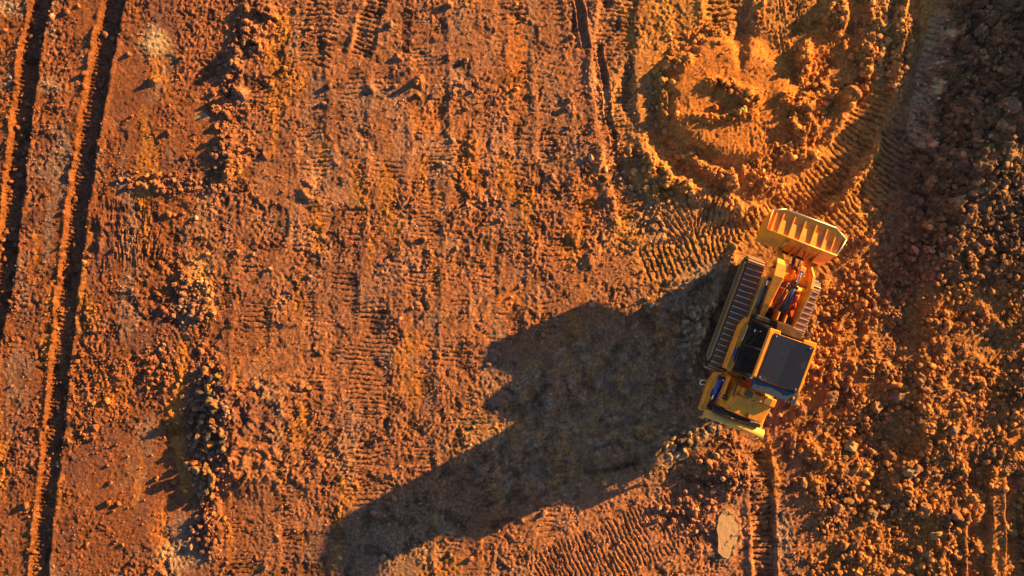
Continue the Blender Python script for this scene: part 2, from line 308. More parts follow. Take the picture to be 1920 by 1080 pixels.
def node_mat(name, rough=.6, metal=0., base=None, spec=.5):
    m = bpy.data.materials.new(name); m.use_nodes = True; b = m.node_tree.nodes['Principled BSDF']
    b.inputs['Roughness'].default_value = rough; b.inputs['Metallic'].default_value = metal; b.inputs['Specular IOR Level'].default_value = spec
    if base: b.inputs['Base Color'].default_value = (*base, 1)
    return m, m.node_tree, b
def bumpy(nt, b, scales, strength, dist, coord='Object'):
    tc = nt.nodes.new('ShaderNodeTexCoord'); prev = None
    for sc_, k in scales:
        n = nt.nodes.new('ShaderNodeTexNoise'); n.inputs['Scale'].default_value = sc_; n.inputs['Detail'].default_value = 5; n.inputs['Roughness'].default_value = .7
        nt.links.new(tc.outputs[coord], n.inputs['Vector'])
        bp = nt.nodes.new('ShaderNodeBump'); bp.inputs['Strength'].default_value = strength; bp.inputs['Distance'].default_value = dist*k
        nt.links.new(n.outputs['Fac'], bp.inputs['Height'])
        if prev: nt.links.new(prev.outputs[0], bp.inputs['Normal'])
        prev = bp
    nt.links.new(prev.outputs[0], b.inputs['Normal'])
def soil_material(name, attr, bump=1.):
    m, nt, b = node_mat(name, .88, 0, None, .25)
    if attr == 'object':
        a = nt.nodes.new('ShaderNodeObjectInfo')
    else:
        a = nt.nodes.new('ShaderNodeAttribute'); a.attribute_name = attr
    tc = nt.nodes.new('ShaderNodeTexCoord')
    n = nt.nodes.new('ShaderNodeTexNoise'); n.inputs['Scale'].default_value = 12; n.inputs['Detail'].default_value = 8; n.inputs['Roughness'].default_value = .7
    nt.links.new(tc.outputs['Object'], n.inputs['Vector'])
    r = nt.nodes.new('ShaderNodeMapRange'); r.inputs[1].default_value = .3; r.inputs[2].default_value = .7; r.inputs[3].default_value = .45; r.inputs[4].default_value = 1.55
    nt.links.new(n.outputs['Fac'], r.inputs[0])
    mx = nt.nodes.new('ShaderNodeVectorMath'); mx.operation = 'SCALE'
    nt.links.new(a.outputs['Color'], mx.inputs[0]); nt.links.new(r.outputs[0], mx.inputs['Scale']); nt.links.new(mx.outputs[0], b.inputs['Base Color'])
    bumpy(nt, b, [(9, 2.4), (30, .9)], 1.0*bump, .06)
    return m, nt, b
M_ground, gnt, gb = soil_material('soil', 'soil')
wa = gnt.nodes.new('ShaderNodeAttribute'); wa.attribute_name = 'wet'
mr = gnt.nodes.new('ShaderNodeMapRange'); mr.inputs[3].default_value = .92; mr.inputs[4].default_value = .5
gnt.links.new(wa.outputs['Fac'], mr.inputs[0]); gnt.links.new(mr.outputs[0], gb.inputs['Roughness'])

ny, nx = XX.shape
me = bpy.data.meshes.new('ground')
co = np.empty((ny*nx, 3), np.float32); co[:, 0] = XX.ravel(); co[:, 1] = YY.ravel(); co[:, 2] = H.ravel()
me.vertices.add(ny*nx); me.vertices.foreach_set('co', co.ravel())
idx = np.arange(ny*nx, dtype=np.int32).reshape(ny, nx)
q = np.stack([idx[:-1, :-1], idx[:-1, 1:], idx[1:, 1:], idx[1:, :-1]], -1).reshape(-1, 4)
me.loops.add(q.size); me.loops.foreach_set('vertex_index', q.ravel())
me.polygons.add(len(q)); me.polygons.foreach_set('loop_start', np.arange(0, q.size, 4, dtype=np.int32)); me.polygons.foreach_set('use_smooth', np.ones(len(q), bool))
me.update(calc_edges=True)
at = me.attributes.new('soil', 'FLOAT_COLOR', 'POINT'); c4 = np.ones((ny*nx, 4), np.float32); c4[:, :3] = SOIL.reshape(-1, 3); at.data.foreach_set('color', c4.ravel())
at = me.attributes.new('wet', 'FLOAT', 'POINT'); at.data.foreach_set('value', WET.astype(np.float32).ravel())
me.materials.append(M_ground)
go = bpy.data.objects.new('ground', me); COL.objects.link(go); go['kind'] = 'structure'

def gi(u, v):
    i = np.clip(np.searchsorted(AX, (np.asarray(u)-960)/50), 0, nx-1); j = np.clip(np.searchsorted(AY, (540-np.asarray(v))/50), 0, ny-1); return j, i

pm, pnt, pb = node_mat('slurry', .6, 0, (.5, .3, .135), .3); bumpy(pnt, pb, [(5, 1), (25, .3)], .6, .03)
bm = bmesh.new(); ring_ = []
for k in range(48):
    a = 2*math.pi*k/48; rr = 1+.07*math.sin(3*a+1)+.05*math.sin(7*a)+.03*math.sin(13*a+2)
    sq = (abs(math.cos(a))**3+abs(math.sin(a))**3)**(-1/3)
    ring_.append(bm.verts.new(((1363-960)/50+.38*rr*sq*math.cos(a), (540-1003)/50+.80*rr*sq*math.sin(a), .052)))
bm.faces.new(ring_); pme = bpy.data.meshes.new('puddle'); bm.to_mesh(pme); bm.free(); pme.materials.append(pm)
po = bpy.data.objects.new('puddle', pme); COL.objects.link(po); po['kind'] = 'structure'

# ---------------------------------------------------------------- loose clods and stones
def ico(sub, seed, rough=.28, flat_=.75):
    bm = bmesh.new(); bmesh.ops.create_icosphere(bm, subdivisions=sub, radius=1)
    r = random.Random(seed); cuts = [(Vector([r.gauss(0, 1) for _ in range(3)]).normalized(), r.uniform(.55, .85)) for _ in range(7)]
    ax = Vector((1, r.uniform(.6, .95), r.uniform(.55, .85)))
    from mathutils import noise
    for v in bm.verts:
        p = v.co.copy()
        for n, d in cuts:
            k = p.dot(n)
            if k > d: p -= n*(k-d)*.9
        p *= 1+rough*noise.noise(v.co*1.7+Vector((seed*3.1, 0, 0)))+rough*.5*noise.noise(v.co*4.1+Vector((0, seed*2.3, 0)))
        v.co = Vector((p.x*ax.x, p.y*ax.y, p.z*ax.z))
    V_ = np.array([v.co[:] for v in bm.verts], np.float32); F_ = np.array([[v.index for v in f.verts] for f in bm.faces], np.int32); bm.free()
    return V_, F_
def np_mesh(name, V_, F_, mat, smooth=False, cols=None):
    m = bpy.data.meshes.new(name); m.vertices.add(len(V_)); m.vertices.foreach_set('co', V_.astype(np.float32).ravel())
    m.loops.add(F_.size); m.loops.foreach_set('vertex_index', F_.astype(np.int32).ravel())
    m.polygons.add(len(F_)); m.polygons.foreach_set('loop_start', np.arange(0, F_.size, F_.shape[1], dtype=np.int32)); m.polygons.foreach_set('use_smooth', np.full(len(F_), smooth))
    m.update(calc_edges=True); m.materials.append(mat)
    if cols is not None:
        a = m.attributes.new('soil', 'FLOAT_COLOR', 'POINT'); c = np.ones((len(V_), 4), np.float32); c[:, :3] = cols; a.data.foreach_set('color', c.ravel())
    return m
def sample(n, dens, seed):
    r = np.random.default_rng(seed); us, vs2, c = [], [], 0
    for _ in range(40):
        u = r.uniform(-30, 1950, 60000); v = r.uniform(-30, 1110, 60000)
        j, i = gi(u, v); keep = r.uniform(0, 1, 60000) < dens[j, i]; us.append(u[keep]); vs2.append(v[keep]); c += keep.sum()
        if c >= n: break
    return np.concatenate(us)[:n], np.concatenate(vs2)[:n]
nomach = 1-sst(2.0, 1.5, np.abs(LX))*sst(3.2, 2.6, np.abs(LY+.2))
def scatter(name, n, dens, rlo, rhi, pw, sub, seed, mat, label, cat, bury=.25, gain=1.0):
    u, v = sample(n, dens*nomach*(1-pudw), seed); n = len(u); r = np.random.default_rng(seed+1)
    j, i = gi(u, v); x = (u-960)/50; y = (540-v)/50; z = H[j, i]; rad = rlo+(rhi-rlo)*r.uniform(0, 1, n)**pw
    base = [ico(sub, 50+k) for k in range(6)]; Vs, Fs, Cs = [], [], []; off = 0
    col = SOIL[j, i]*(gain*r.uniform(.75, 1.3, n))[:, None]
    for k in range(6):
        ids = np.arange(k, n, 6); bv, bf = base[k]; m = len(ids)
        an = r.uniform(0, 6.28, m); c, s = np.cos(an), np.sin(an); tl = r.normal(0, .5, m); ct, st = np.cos(tl), np.sin(tl)
        p = bv[None]*rad[ids][:, None, None]
        X_, Y_, Z_ = p[..., 0], p[..., 1], p[..., 2]
        Y2 = Y_*ct[:, None]-Z_*st[:, None]; Z2 = Y_*st[:, None]+Z_*ct[:, None]
        X3 = X_*c[:, None]-Y2*s[:, None]; Y3 = X_*s[:, None]+Y2*c[:, None]
        P = np.stack([X3+x[ids][:, None], Y3+y[ids][:, None], Z2+(z[ids]+rad[ids]*bury)[:, None]], -1).reshape(-1, 3)
        F = (bf[None]+(np.arange(m)*len(bv))[:, None, None]).reshape(-1, 3)+off
        Vs.append(P); Fs.append(F); Cs.append(np.repeat(col[ids], len(bv), 0)); off += m*len(bv)
    o = bpy.data.objects.new(name, np_mesh(name, np.concatenate(Vs), np.concatenate(Fs), mat, False, np.clip(np.concatenate(Cs), 0, .8))); COL.objects.link(o)
    o['kind'] = 'stuff'; o['label'] = label; o['category'] = cat; return o
M_clod, _, _ = soil_material('loose_earth', 'soil', .6)
M_rock, rnt, rb_ = soil_material('clod_earth', 'object', .9)
d_crumb = np.clip(.06+.12*patch*(1-calm)+.1*shade_tint+.6*crumb+.55*rub+.15*darkbank, 0, 1)
scatter('loose_crumbs', 28000, d_crumb, .018, .055, 2.2, 1, 500, M_clod, 'small loose earth crumbs strewn over the whole dirt site', 'earth crumbs')
d_clod = np.clip(.008+.5*crumb**2+.6*rub+.12*darkbank, 0, 1)
scatter('loose_clods', 9000, d_clod, .03, .15, 2.5, 2, 520, M_clod, 'orange brown earth clods lying thick in the churned rubble', 'earth clods', .2)

rocks = []
for k in range(7):
    V_, F_ = ico(3, 900+k, .34); rocks.append(np_mesh('earth_clod', V_, F_, M_rock))
def clod(name, u, v, rad, label, cat, group=None, col=None, sx=1, sy=1, sz=1, bury=.3, rot=None):
    j, i = gi(u, v); o = bpy.data.objects.new(name, rocks[random.randrange(7)]); COL.objects.link(o)
    o.location = ((u-960)/50, (540-v)/50, float(H[j, i])+rad*bury*sz)
    o.scale = (rad*sx, rad*sy, rad*sz); o.rotation_euler = (random.uniform(-.3, .3), random.uniform(-.3, .3), random.uniform(0, 6.28) if rot is None else math.radians(rot))
    c = np.array(col) if col else SOIL[j, i]*random.uniform(.85, 1.3)
    o.color = (*[float(min(.8, t)) for t in c], 1); o['label'] = label; o['category'] = cat
    if group: o['group'] = group
    return o
OR_, GR_, DK_, TN_ = (.52, .22, .075), (.34, .2, .12), (.17, .11, .08), (.5, .33, .17)
for a in [('earth_clod', 782, 156, .14, 'lone bright orange clod throwing a dark shadow, upper middle of the dirt', OR_),
          ('earth_clod', 413, 128, .09, 'small orange clod lying in the blue grey shadow of the crumbly chain', OR_),
          ('earth_clod', 449, 170, .13, 'rounded orange clod below the fork shaped shadow, left of the crumbly strip', OR_),
          ('earth_clod', 402, 202, .13, 'orange clod on the smooth red ground with a pale patch beneath it', OR_),
          ('earth_clod', 294, 149, .1, 'small yellow orange clod alone on smooth ground below the pale round patch', OR_),
          ('earth_clod', 485, 82, .15, 'topmost of the larger orange clods on the crumbly strip', OR_),
          ('earth_clod', 472, 279, .09, 'small orange clod right of the lower end of the crumbly strip', OR_),
          ('stone_block', 1868, 208, .33, 'large grey brown block with one sunlit rim on the dark bank', GR_),
          ('stone_block', 1916, 160, .36, 'grey brown block cut by the right edge high on the dark bank', GR_),
          ('boulder', 1676, 742, .30, 'big rounded brown boulder in the rubble right of the loader', (.36, .19, .12)),
          ('boulder', 1718, 712, .27, 'angular boulder just above the big rounded one in the rubble', (.42, .21, .1)),
          ('boulder', 1640, 760, .26, 'flat faced clod left of the big rounded boulder', (.44, .22, .1)),
          ('boulder', 1560, 742, .28, 'long knobbly clod close beside the dark blue roof edge of the loader', (.42, .21, .1)),
          ('boulder', 1502, 768, .22, 'squarish orange brown lump right of the loader engine hood', (.44, .2, .09)),
          ('boulder', 1594, 836, .3, 'pale yellowish flat slab in the rubble below the loader', TN_),
          ('boulder', 1700, 884, .26, 'pale sunlit slab in the middle of the lower rubble', TN_),
          ('boulder', 1570, 950, .26, 'brown lump with a sunlit top in the lower rubble', (.42, .21, .1)),
          ('boulder', 1636, 965, .2, 'small slab with a bright crescent edge in the lower rubble', TN_),
          ('boulder', 1750, 1000, .26, 'pale boulder beside the vertical ruts at the lower right', TN_),
          ('boulder', 1782, 803, .28, 'upright grey brown boulder near the dark hollow in the rubble', (.36, .22, .13)),
          ('boulder', 1582, 1022, .24, 'orange brown boulder near the bottom edge of the rubble', OR_),
          ('boulder', 1596, 182, .24, 'knobbly orange lump in its own shadow right of the turning circle', OR_),
          ('earth_clod', 400, 755, .19, 'largest orange clod on the dark stone heap', OR_),
          ('earth_clod', 376, 812, .17, 'orange clod at the left side of the dark stone heap', OR_),
          ('earth_clod', 355, 870, .16, 'grey orange clod low on the shaded side of the stone heap', (.4, .22, .13)),
          ('earth_clod', 343, 743, .11, 'orange clod lying in the jagged shadow left of the stone heap', OR_),
          ('earth_clod', 295, 896, .1, 'outlying clod at the tip of the jagged heap shadow', OR_),
          ('earth_clod', 326, 903, .1, 'clod left below the dark stone heap', OR_),
          ('earth_clod', 400, 927, .14, 'orange clod at the foot of the dark stone heap', OR_),
          ('grey_stone', 1222, 572, .12, 'pale grey white lump at the edge of the loader shadow', (.6, .52, .45))]:
    clod(a[0], a[1], a[2], a[3], a[4], 'boulder' if a[0] != 'earth_clod' else 'clod', None, a[5])
MARKS = [(1676, 742, 'big rounded brown boulder'), (1594, 836, 'pale flat slab'), (1700, 884, 'pale sunlit slab'), (1570, 950, 'brown lump with sunlit top'),
         (1750, 1000, 'pale boulder by the ruts'), (1782, 803, 'upright grey brown boulder'), (1582, 1022, 'orange bottom edge boulder'), (1502, 768, 'squarish lump by the hood'),
         (1535, 690, 'black cab roof'), (1590, 450, 'right end of the bucket'), (1868, 208, 'large grey brown block'), (1916, 160, 'block cut by the right edge'), (1838, 1060, 'bottom right ruts'),
         (1905, 640, 'smooth right edge patch'), (1420, 815, 'rear bar of the loader'), (1365, 1003, 'pale slurry puddle'), (1430, 960, 'ribbed track'), (1722, 220, 'pale ribbed track'),
         (400, 755, 'largest heap clod'), (376, 812, 'orange clod at the heap side'), (400, 927, 'orange clod at the heap foot'), (390, 675, 'upper end of the stone heap'), (485, 82, 'topmost strip clod'),
         (449, 170, 'rounded orange clod'), (413, 128, 'fork shaped shadow'), (472, 279, 'small clod by the strip end'), (500, 0, 'top edge'), (1596, 182, 'knobbly orange lump'), (1355, 168, 'long low heap'),
         (1440, 130, 'dark pointed shadow'), (1540, 560, 'right track'), (1850, 800, 'broad smooth patch lower right'), (1840, 480, 'lit bank foot')]
DIRS = ['right of', 'above and right of', 'above', 'above and left of', 'left of', 'below and left of', 'below', 'below and right of']
used_labels = set()
def describe(u, v, rad, col, noun):
    tone = 'pale' if sum(col) > .85 else ('bright orange' if sum(col) > .74 else ('orange brown' if sum(col) > .6 else ('dull brown' if sum(col) > .45 else 'dark')))
    size = 'large' if rad > .17 else ('mid-sized' if rad > .115 else 'small')
    near = sorted(MARKS, key=lambda m: (m[0]-u)**2+(m[1]-v)**2)
    for mu, mv, nm in near[:3]:
        k = int(round(math.degrees(math.atan2(mv-v, u-mu))/45)) % 8; dist = math.hypot(mu-u, mv-v)/50
        for dd in ('', ['just ', 'close ', 'a metre ', 'over a metre ', 'two metres ', 'three metres ', 'far '][min(6, int(dist*2) if dist < 2 else 4+int(dist-2))]):
            L = f'{size} {tone} {noun} {dd}{DIRS[k]} the {nm}'
            if len(L.split()) > 16: continue
            if L not in used_labels: used_labels.add(L); return L
    return L
def many(n, dens, lo, hi, name, label, cat, group, seed, cols=None, pw=1.6, bury=.25):
    random.seed(seed); u, v = sample(n, dens*nomach*(1-pudw), seed)
    for a, b in zip(u, v):
        rad = lo+(hi-lo)*random.random()**pw; c = [t*random.uniform(.85, 1.2) for t in random.choice(cols)]
        clod(name, a, b, rad, describe(a, b, rad, c, cat), cat, group, c, sy=random.uniform(.7, 1.1), sz=random.uniform(.7, 1.05), bury=bury)
many(64, blob(395, 800, 34, 120, 0, 4), .09, .2, 'heap_stone', 'dark stone or clod piled on the long narrow heap', 'stone', 'stones piled on the dark heap', 601, [DK_, DK_, DK_, (.3, .19, .12), (.46, .2, .08), (.5, .22, .08)], 1.6, .9)
many(34, np.clip(blob(470, 60, 32, 58, 10, 2)+blob(432, 190, 16, 110, 8, 2), 0, 1), .06, .12, 'earth_clod', 'orange clod on the crumbly strip running down from the top edge', 'clod', 'clods on the crumbly strip', 602, [OR_, (.4, .17, .08)])
many(96, rub*sst(560, 640, V)*sst(1460, 1500, U), .1, .3, 'earth_clod', 'orange brown clod in the rubble field right of and below the loader', 'clod', 'clods in the rubble field', 603, [(.46, .2, .07), (.36, .17, .08), (.52, .25, .09)], 2.6)
many(40, darkbank*sst(1745, 1800, U)*sst(420, 380, V), .1, .22, 'bank_block', 'dark earth block on the shaded bank at the upper right', 'earth block', 'blocks on the shaded bank', 604, [(.2, .11, .06), (.27, .15, .08)], 1.6, .1)
many(20, blob(1350, 872, 44, 36, 0, 2), .08, .15, 'earth_clod', 'red orange clod on the mound behind the loader', 'clod', 'clods on the mound behind the loader', 605, [(.46, .18, .07)])
many(22, np.clip(blob(1395, 190, 50, 30, 0, 2)+blob(1500, 200, 30, 60, 10, 2), 0, 1), .07, .13, 'earth_clod', 'clod on the small heaps inside the turning circle', 'clod', 'clods on the turning circle heaps', 606, [OR_])

# ---------------------------------------------------------------- the loader
def paint(name, base, rough, dirt, dirtcol=(.3, .15, .07), metal=0., spec=.5, scale=2.2):
    m, nt, b = node_mat(name, rough, metal, None, spec)
    tc = nt.nodes.new('ShaderNodeTexCoord')
    n = nt.nodes.new('ShaderNodeTexNoise'); n.inputs['Scale'].default_value = scale; n.inputs['Detail'].default_value = 9; n.inputs['Roughness'].default_value = .68
    nt.links.new(tc.outputs['Object'], n.inputs['Vector'])
    r = nt.nodes.new('ShaderNodeMapRange'); r.inputs[1].default_value = .62-dirt*.35; r.inputs[2].default_value = .8-dirt*.25; r.inputs[4].default_value = min(1, .35+dirt)
    nt.links.new(n.outputs['Fac'], r.inputs[0])
    mx = nt.nodes.new('ShaderNodeMix'); mx.data_type = 'RGBA'; mx.inputs['A'].default_value = (*base, 1); mx.inputs['B'].default_value = (*dirtcol, 1)
    nt.links.new(r.outputs[0], mx.inputs['Factor']); nt.links.new(mx.outputs['Result'], b.inputs['Base Color'])
    r2 = nt.nodes.new('ShaderNodeMapRange'); r2.inputs[3].default_value = rough; r2.inputs[4].default_value = .9
    nt.links.new(r.outputs[0], r2.inputs[0]); nt.links.new(r2.outputs[0], b.inputs['Roughness'])
    bumpy(nt, b, [(25, 1)], .25, .01)
    return m
YEL = paint('yellow_paint', (.92, .305, .006), .38, .52, (.4, .17, .045), scale=3.2)
YELD = paint('dusty_yellow_paint', (.72, .36, .04), .55, .55, (.42, .25, .12))
BUC = paint('bucket_paint', (.88, .33, .012), .45, .5, (.45, .19, .05), scale=1.6)
EDGE = paint('worn_edge', (.85, .7, .5), .35, .2, (.5, .3, .15), .3)
STEEL = paint('muddy_track_steel', (.12, .08, .055), .6, .8, (.27, .15, .075), .2, scale=5)
GROU = paint('polished_grouser', (.8, .72, .66), .28, .1, (.25, .16, .1), .9, scale=6)
DARK = paint('black_paint', (.018, .016, .016), .35, .15, (.08, .05, .03))
GREYB = paint('dark_hose_rubber', (.03, .03, .035), .5, .2, (.12, .07, .04))
NAVY = paint('dark_blue_roof', (.035, .05, .075), .3, .12, (.12, .08, .06))
ROOFP = paint('roof_panel', (.018, .02, .032), .16, .25, (.07, .055, .05), scale=1.2)
BLUE = paint('blue_paint', (.03, .06, .3), .35, .2)
REDP = paint('red_orange_paint', (.6, .08, .015), .45, .2)
CHROME = paint('cylinder_chrome', (.75, .72, .7), .15, .05, (.3, .2, .1), 1.)
BRN = paint('dirty_brown_plate', (.07, .035, .02), .6, .3, (.13, .07, .04), 0, .1)
FRM = paint('mud_caked_frame', (.3, .14, .03), .7, .7, (.32, .18, .09))
VENT = paint('vent_grille', (.17, .09, .02), .6, .3)
BOLT = paint('bright_bolt', (.8, .75, .65), .25, .05, (.4, .3, .2), .8)
GLASS, gnt2, gb2 = node_mat('tinted_glass', .06, 0, (.02, .018, .018)); gb2.inputs['Transmission Weight'].default_value = .35
SEATM = paint('seat_cloth', (.05, .035, .03), .8, .2)

root = bpy.data.objects.new('track_loader', None); COL.objects.link(root)
root.location = (9.228, -1.236, .0); root.rotation_euler = (0, 0, -a_)
root['label'] = 'yellow tracked loader with raised ribbed bucket and black roofed cab'; root['category'] = 'track loader'

class MB:
    def __init__(s): s.bm = bmesh.new(); s.mats = []
    def mi(s, m):
        if m not in s.mats: s.mats.append(m)
        return s.mats.index(m)
    def add(s, verts, faces, mat, bevel=0., smooth=False):
        t = bmesh.new(); vv = [t.verts.new(v) for v in verts]
        for f in faces: t.faces.new([vv[i] for i in f])
        bmesh.ops.recalc_face_normals(t, faces=t.faces[:])
        if bevel: bmesh.ops.bevel(t, geom=[e for e in t.edges if len(e.link_faces) == 2 and e.calc_face_angle(0) > .5], offset=bevel, segments=1, affect='EDGES', clamp_overlap=True)
        k = s.mi(mat); mp = {v: s.bm.verts.new(v.co) for v in t.verts}
        for f in t.faces:
            nf = s.bm.faces.new([mp[v] for v in f.verts]); nf.material_index = k; nf.smooth = smooth
        t.free(); return s
    def prism(s, poly, z0, z1, mat, bevel=.012, top=None):
        n = len(poly); top = top or poly; zt = z1 if isinstance(z1, (list, tuple)) else [z1]*n; zb = z0 if isinstance(z0, (list, tuple)) else [z0]*n
        v = [(x, y, zb[i]) for i, (x, y) in enumerate(poly)]+[(x, y, zt[i]) for i, (x, y) in enumerate(top)]
        f = [tuple(range(n-1, -1, -1)), tuple(range(n, 2*n))]+[(i, (i+1) % n, n+(i+1) % n, n+i) for i in range(n)]
        return s.add(v, f, mat, bevel)
    def box(s, x0, x1, y0, y1, z0, z1, mat, bevel=.012): return s.prism([(x0, y0), (x1, y0), (x1, y1), (x0, y1)], z0, z1, mat, bevel)
    def side(s, poly, x0, x1, mat, bevel=.012):      # polygon in (y, z), thick along x
        n = len(poly); v = [(x0, y, z) for y, z in poly]+[(x1, y, z) for y, z in poly]
        f = [tuple(range(n-1, -1, -1)), tuple(range(n, 2*n))]+[(i, (i+1) % n, n+(i+1) % n, n+i) for i in range(n)]
        return s.add(v, f, mat, bevel)
    def cyl(s, a, b, r, mat, r2=None, n=14):
        a = Vector(a); b = Vector(b); r2 = r if r2 is None else r2; d = (b-a).normalized()
        u = d.orthogonal().normalized(); w_ = d.cross(u); v = []
        for p, q_ in ((a, r), (b, r2)): v += [tuple(p+(u*math.cos(2*math.pi*i/n)+w_*math.sin(2*math.pi*i/n))*q_) for i in range(n)]
        f = [tuple(range(n-1, -1, -1)), tuple(range(n, 2*n))]+[(i, (i+1) % n, n+(i+1) % n, n+i) for i in range(n)]
        k0 = len(s.bm.faces); s.add(v, f, mat); s.bm.faces.ensure_lookup_table()
        for fc in s.bm.faces[k0:]:
            if len(fc.verts) == 4: fc.smooth = True
        return s
    def tube(s, pts, r, mat, n=8):
        Q = []; P = [Vector(p) for p in pts]; P = [2*P[0]-P[1]]+P+[2*P[-1]-P[-2]]
        for i in range(1, len(P)-2):
            for k in range(5):
                t = k/5; a, b, c, d = P[i-1:i+3]; Q.append(.5*(2*b+(c-a)*t+(2*a-5*b+4*c-d)*t*t+(3*b-a-3*c+d)*t**3))
        Q.append(P[-2]); v = []; f = []
        for i, p in enumerate(Q):
            d = (Q[min(i+1, len(Q)-1)]-Q[max(i-1, 0)]).normalized(); u = d.cross(Vector((0, 0, 1))); u = (u if u.length > .1 else d.cross(Vector((1, 0, 0)))).normalized(); w_ = d.cross(u)
            v += [tuple(p+(u*math.cos(2*math.pi*k/n)+w_*math.sin(2*math.pi*k/n))*r) for k in range(n)]
        for i in range(len(Q)-1): f += [(i*n+k, i*n+(k+1) % n, (i+1)*n+(k+1) % n, (i+1)*n+k) for k in range(n)]
        f += [tuple(range(n-1, -1, -1)), tuple(range((len(Q)-1)*n, len(Q)*n))]
        return s.add(v, f, mat, 0, True)
    def build(s, name, parent=None, label=None):
        m = bpy.data.meshes.new(name); s.bm.to_mesh(m); s.bm.free()
        for x in s.mats: m.materials.append(x)
        o = bpy.data.objects.new(name, m); COL.objects.link(o); o.parent = parent or root
        if label: o['label'] = label
        return o

# tracks
TR, TH = .44, 1.72     # wheel radius to shoe, half straight
per = 4*TH+2*math.pi*TR; NS = 46
def trackpos(s_):
    s_ %= per
    if s_ < 2*TH: return (-TH+s_, 2*TR+.03, 0)
    s_ -= 2*TH
    if s_ < math.pi*TR: a = s_/TR; return (TH+TR*math.sin(a), TR+.03+TR*math.cos(a), -a)
    s_ -= math.pi*TR
    if s_ < 2*TH: return (TH-s_, .03, math.pi)
    s_ -= 2*TH; a = s_/TR; return (-TH-TR*math.sin(a), TR+.03-TR*math.cos(a), math.pi-a)
mb = MB(); hw = .31
mb.box(-hw, hw, -.098, .098, -.012, .018, STEEL, .004)
mb.box(-hw, hw, .052, .082, .018, .062, GROU, .004); mb.box(-hw, hw, -.075, -.063, .018, .03, STEEL, .003)
mb.box(-.12, .12, -.08, .08, -.06, -.012, STEEL, .01)
shoe0 = mb.build('track_shoe')
first = True
for sx in (-1, 1):
    xc = -1.09 if sx < 0 else 1.09
    for i in range(NS):
        y, z, a = trackpos(i*per/NS+(.03 if sx > 0 else 0))
        o = shoe0 if first else shoe0.copy()
        if not first: COL.objects.link(o); o.parent = root
        first = False; o.location = (xc, y-.12, z); o.rotation_euler = (a, 0, 0)
    mb = MB()
    mb.box(xc-.2, xc+.2, -1.75, 1.5, .2, .72, STEEL, .03)
    ox = xc-.34*(-sx)*-1 if False else xc+sx*.27
    mb.side([(-1.95, .16), (1.55, .16), (1.85, .42), (1.6, .62), (-1.85, .62), (-2.05, .4)], ox-.03, ox+.03, FRM, .01)
    mb.box(min(xc+sx*.24, xc+sx*.42), max(xc+sx*.24, xc+sx*.42), -1.9, 1.75, .40, .46, FRM, .01)
    mb.build('track_frame')
    for yy, nm in ((-TH-.12, 'sprocket'), (TH-.12, 'idler_wheel')):
        m2 = MB().cyl((xc-.09, yy, TR+.03), (xc+.09, yy, TR+.03), TR-.08, STEEL, n=24).cyl((xc-.2, yy, TR+.03), (xc+.2, yy, TR+.03), .14, STEEL); m2.build(nm)
    for k in range(6):
        yy = -1.45+k*.52; MB().cyl((xc-.16, yy, .17), (xc+.16, yy, .17), .11, STEEL).build('roller')
# chassis
mb = MB(); mb.box(-.72, .76, -2.9, 1.5, .42, 1.0, YELD, .03); mb.box(-.4, .5, 1.5, 1.95, .5, .9, YELD, .03); mb.build('chassis')
MB().box(-.26, .18, .3, 1.55, 1.0, 1.16, YEL, .02).build('hydraulic_cover')
MB().side([(-.1, 1.0), (1.1, 1.0), (1.25, 1.2), (.9, 1.45), (0, 1.5)], .34, .6, REDP, .05).build('engine_block')
MB().cyl((.5, 1.3, 1.25), (.5, .7, 1.4), .1, REDP).build('red_canister')
mb = MB(); mb.box(-.42, -.2, .25, 1.3, 1.0, 1.25, YEL, .02); mb.build('valve_cover')
mb = MB(); mb.box(-.55, .2, .05, .35, 1.0, 1.4, GREYB, .03); mb.box(.2, .45, .0, .35, 1.0, 1.75, DARK, .03); mb.box(-.32, -.1, .32, .5, 1.1, 1.3, DARK, .02); mb.build('pump_block')
# lift arms: plates that kink outwards towards the bucket
def arm(sx, xo):
    # plan curve of the plate (x, y, z) from rear pivot to bucket
    P = [(xo(0), -.15, 1.6), (xo(1), .5, 1.88), (xo(2), 1.5, 2.1), (xo(3), 1.95, 2.05), (xo(4), 2.6, 1.46)]
    hgt = [.3, .38, .55, .55, .26]; t = .045; mb = MB(); v = []
    for (x, y, z), h_ in zip(P, hgt):
        v += [(x-t, y, z-h_), (x+t, y, z-h_), (x+t, y, z+.03), (x-t, y, z+.03)]
    f = [(3, 2, 1, 0), tuple(range(len(v)-4, len(v)))]
    for i in range(len(P)-1): f += [(i*4+k, i*4+(k+1) % 4, i*4+4+(k+1) % 4, i*4+4+k) for k in range(4)]
    mb.add(v, f, YEL, .01)
    # broad upper flange
    fl = .14; v = []
    for i, (x, y, z) in enumerate(P):
        wd = ([.08, .18, .32, .28, .1] if sx < 0 else [.05, .1, .15, .13, .06])[i]
        v += [(x-sx*-1*0-wd if sx < 0 else x-.02, y, z+.03), (x+.02 if sx < 0 else x+wd*.55, y, z+.03), (x+.02 if sx < 0 else x+wd*.55, y, z+.06), (x-wd if sx < 0 else x-.02, y, z+.06)]
    mb.add(v, f, YEL, .006)
    mb.cyl((P[-1][0]-.12, 2.6, 1.36), (P[-1][0]+.12, 2.6, 1.36), .1, YELD); mb.cyl((P[0][0]-.12, -.1, 1.45), (P[0][0]+.12, -.1, 1.45), .12, YELD)
    return mb.build('lift_arm')
arm(-1, lambda i: (-.5, -.52, -.48, -.55, -.72)[i]); arm(1, lambda i: (.6, .58, .55, .5, .36)[i])
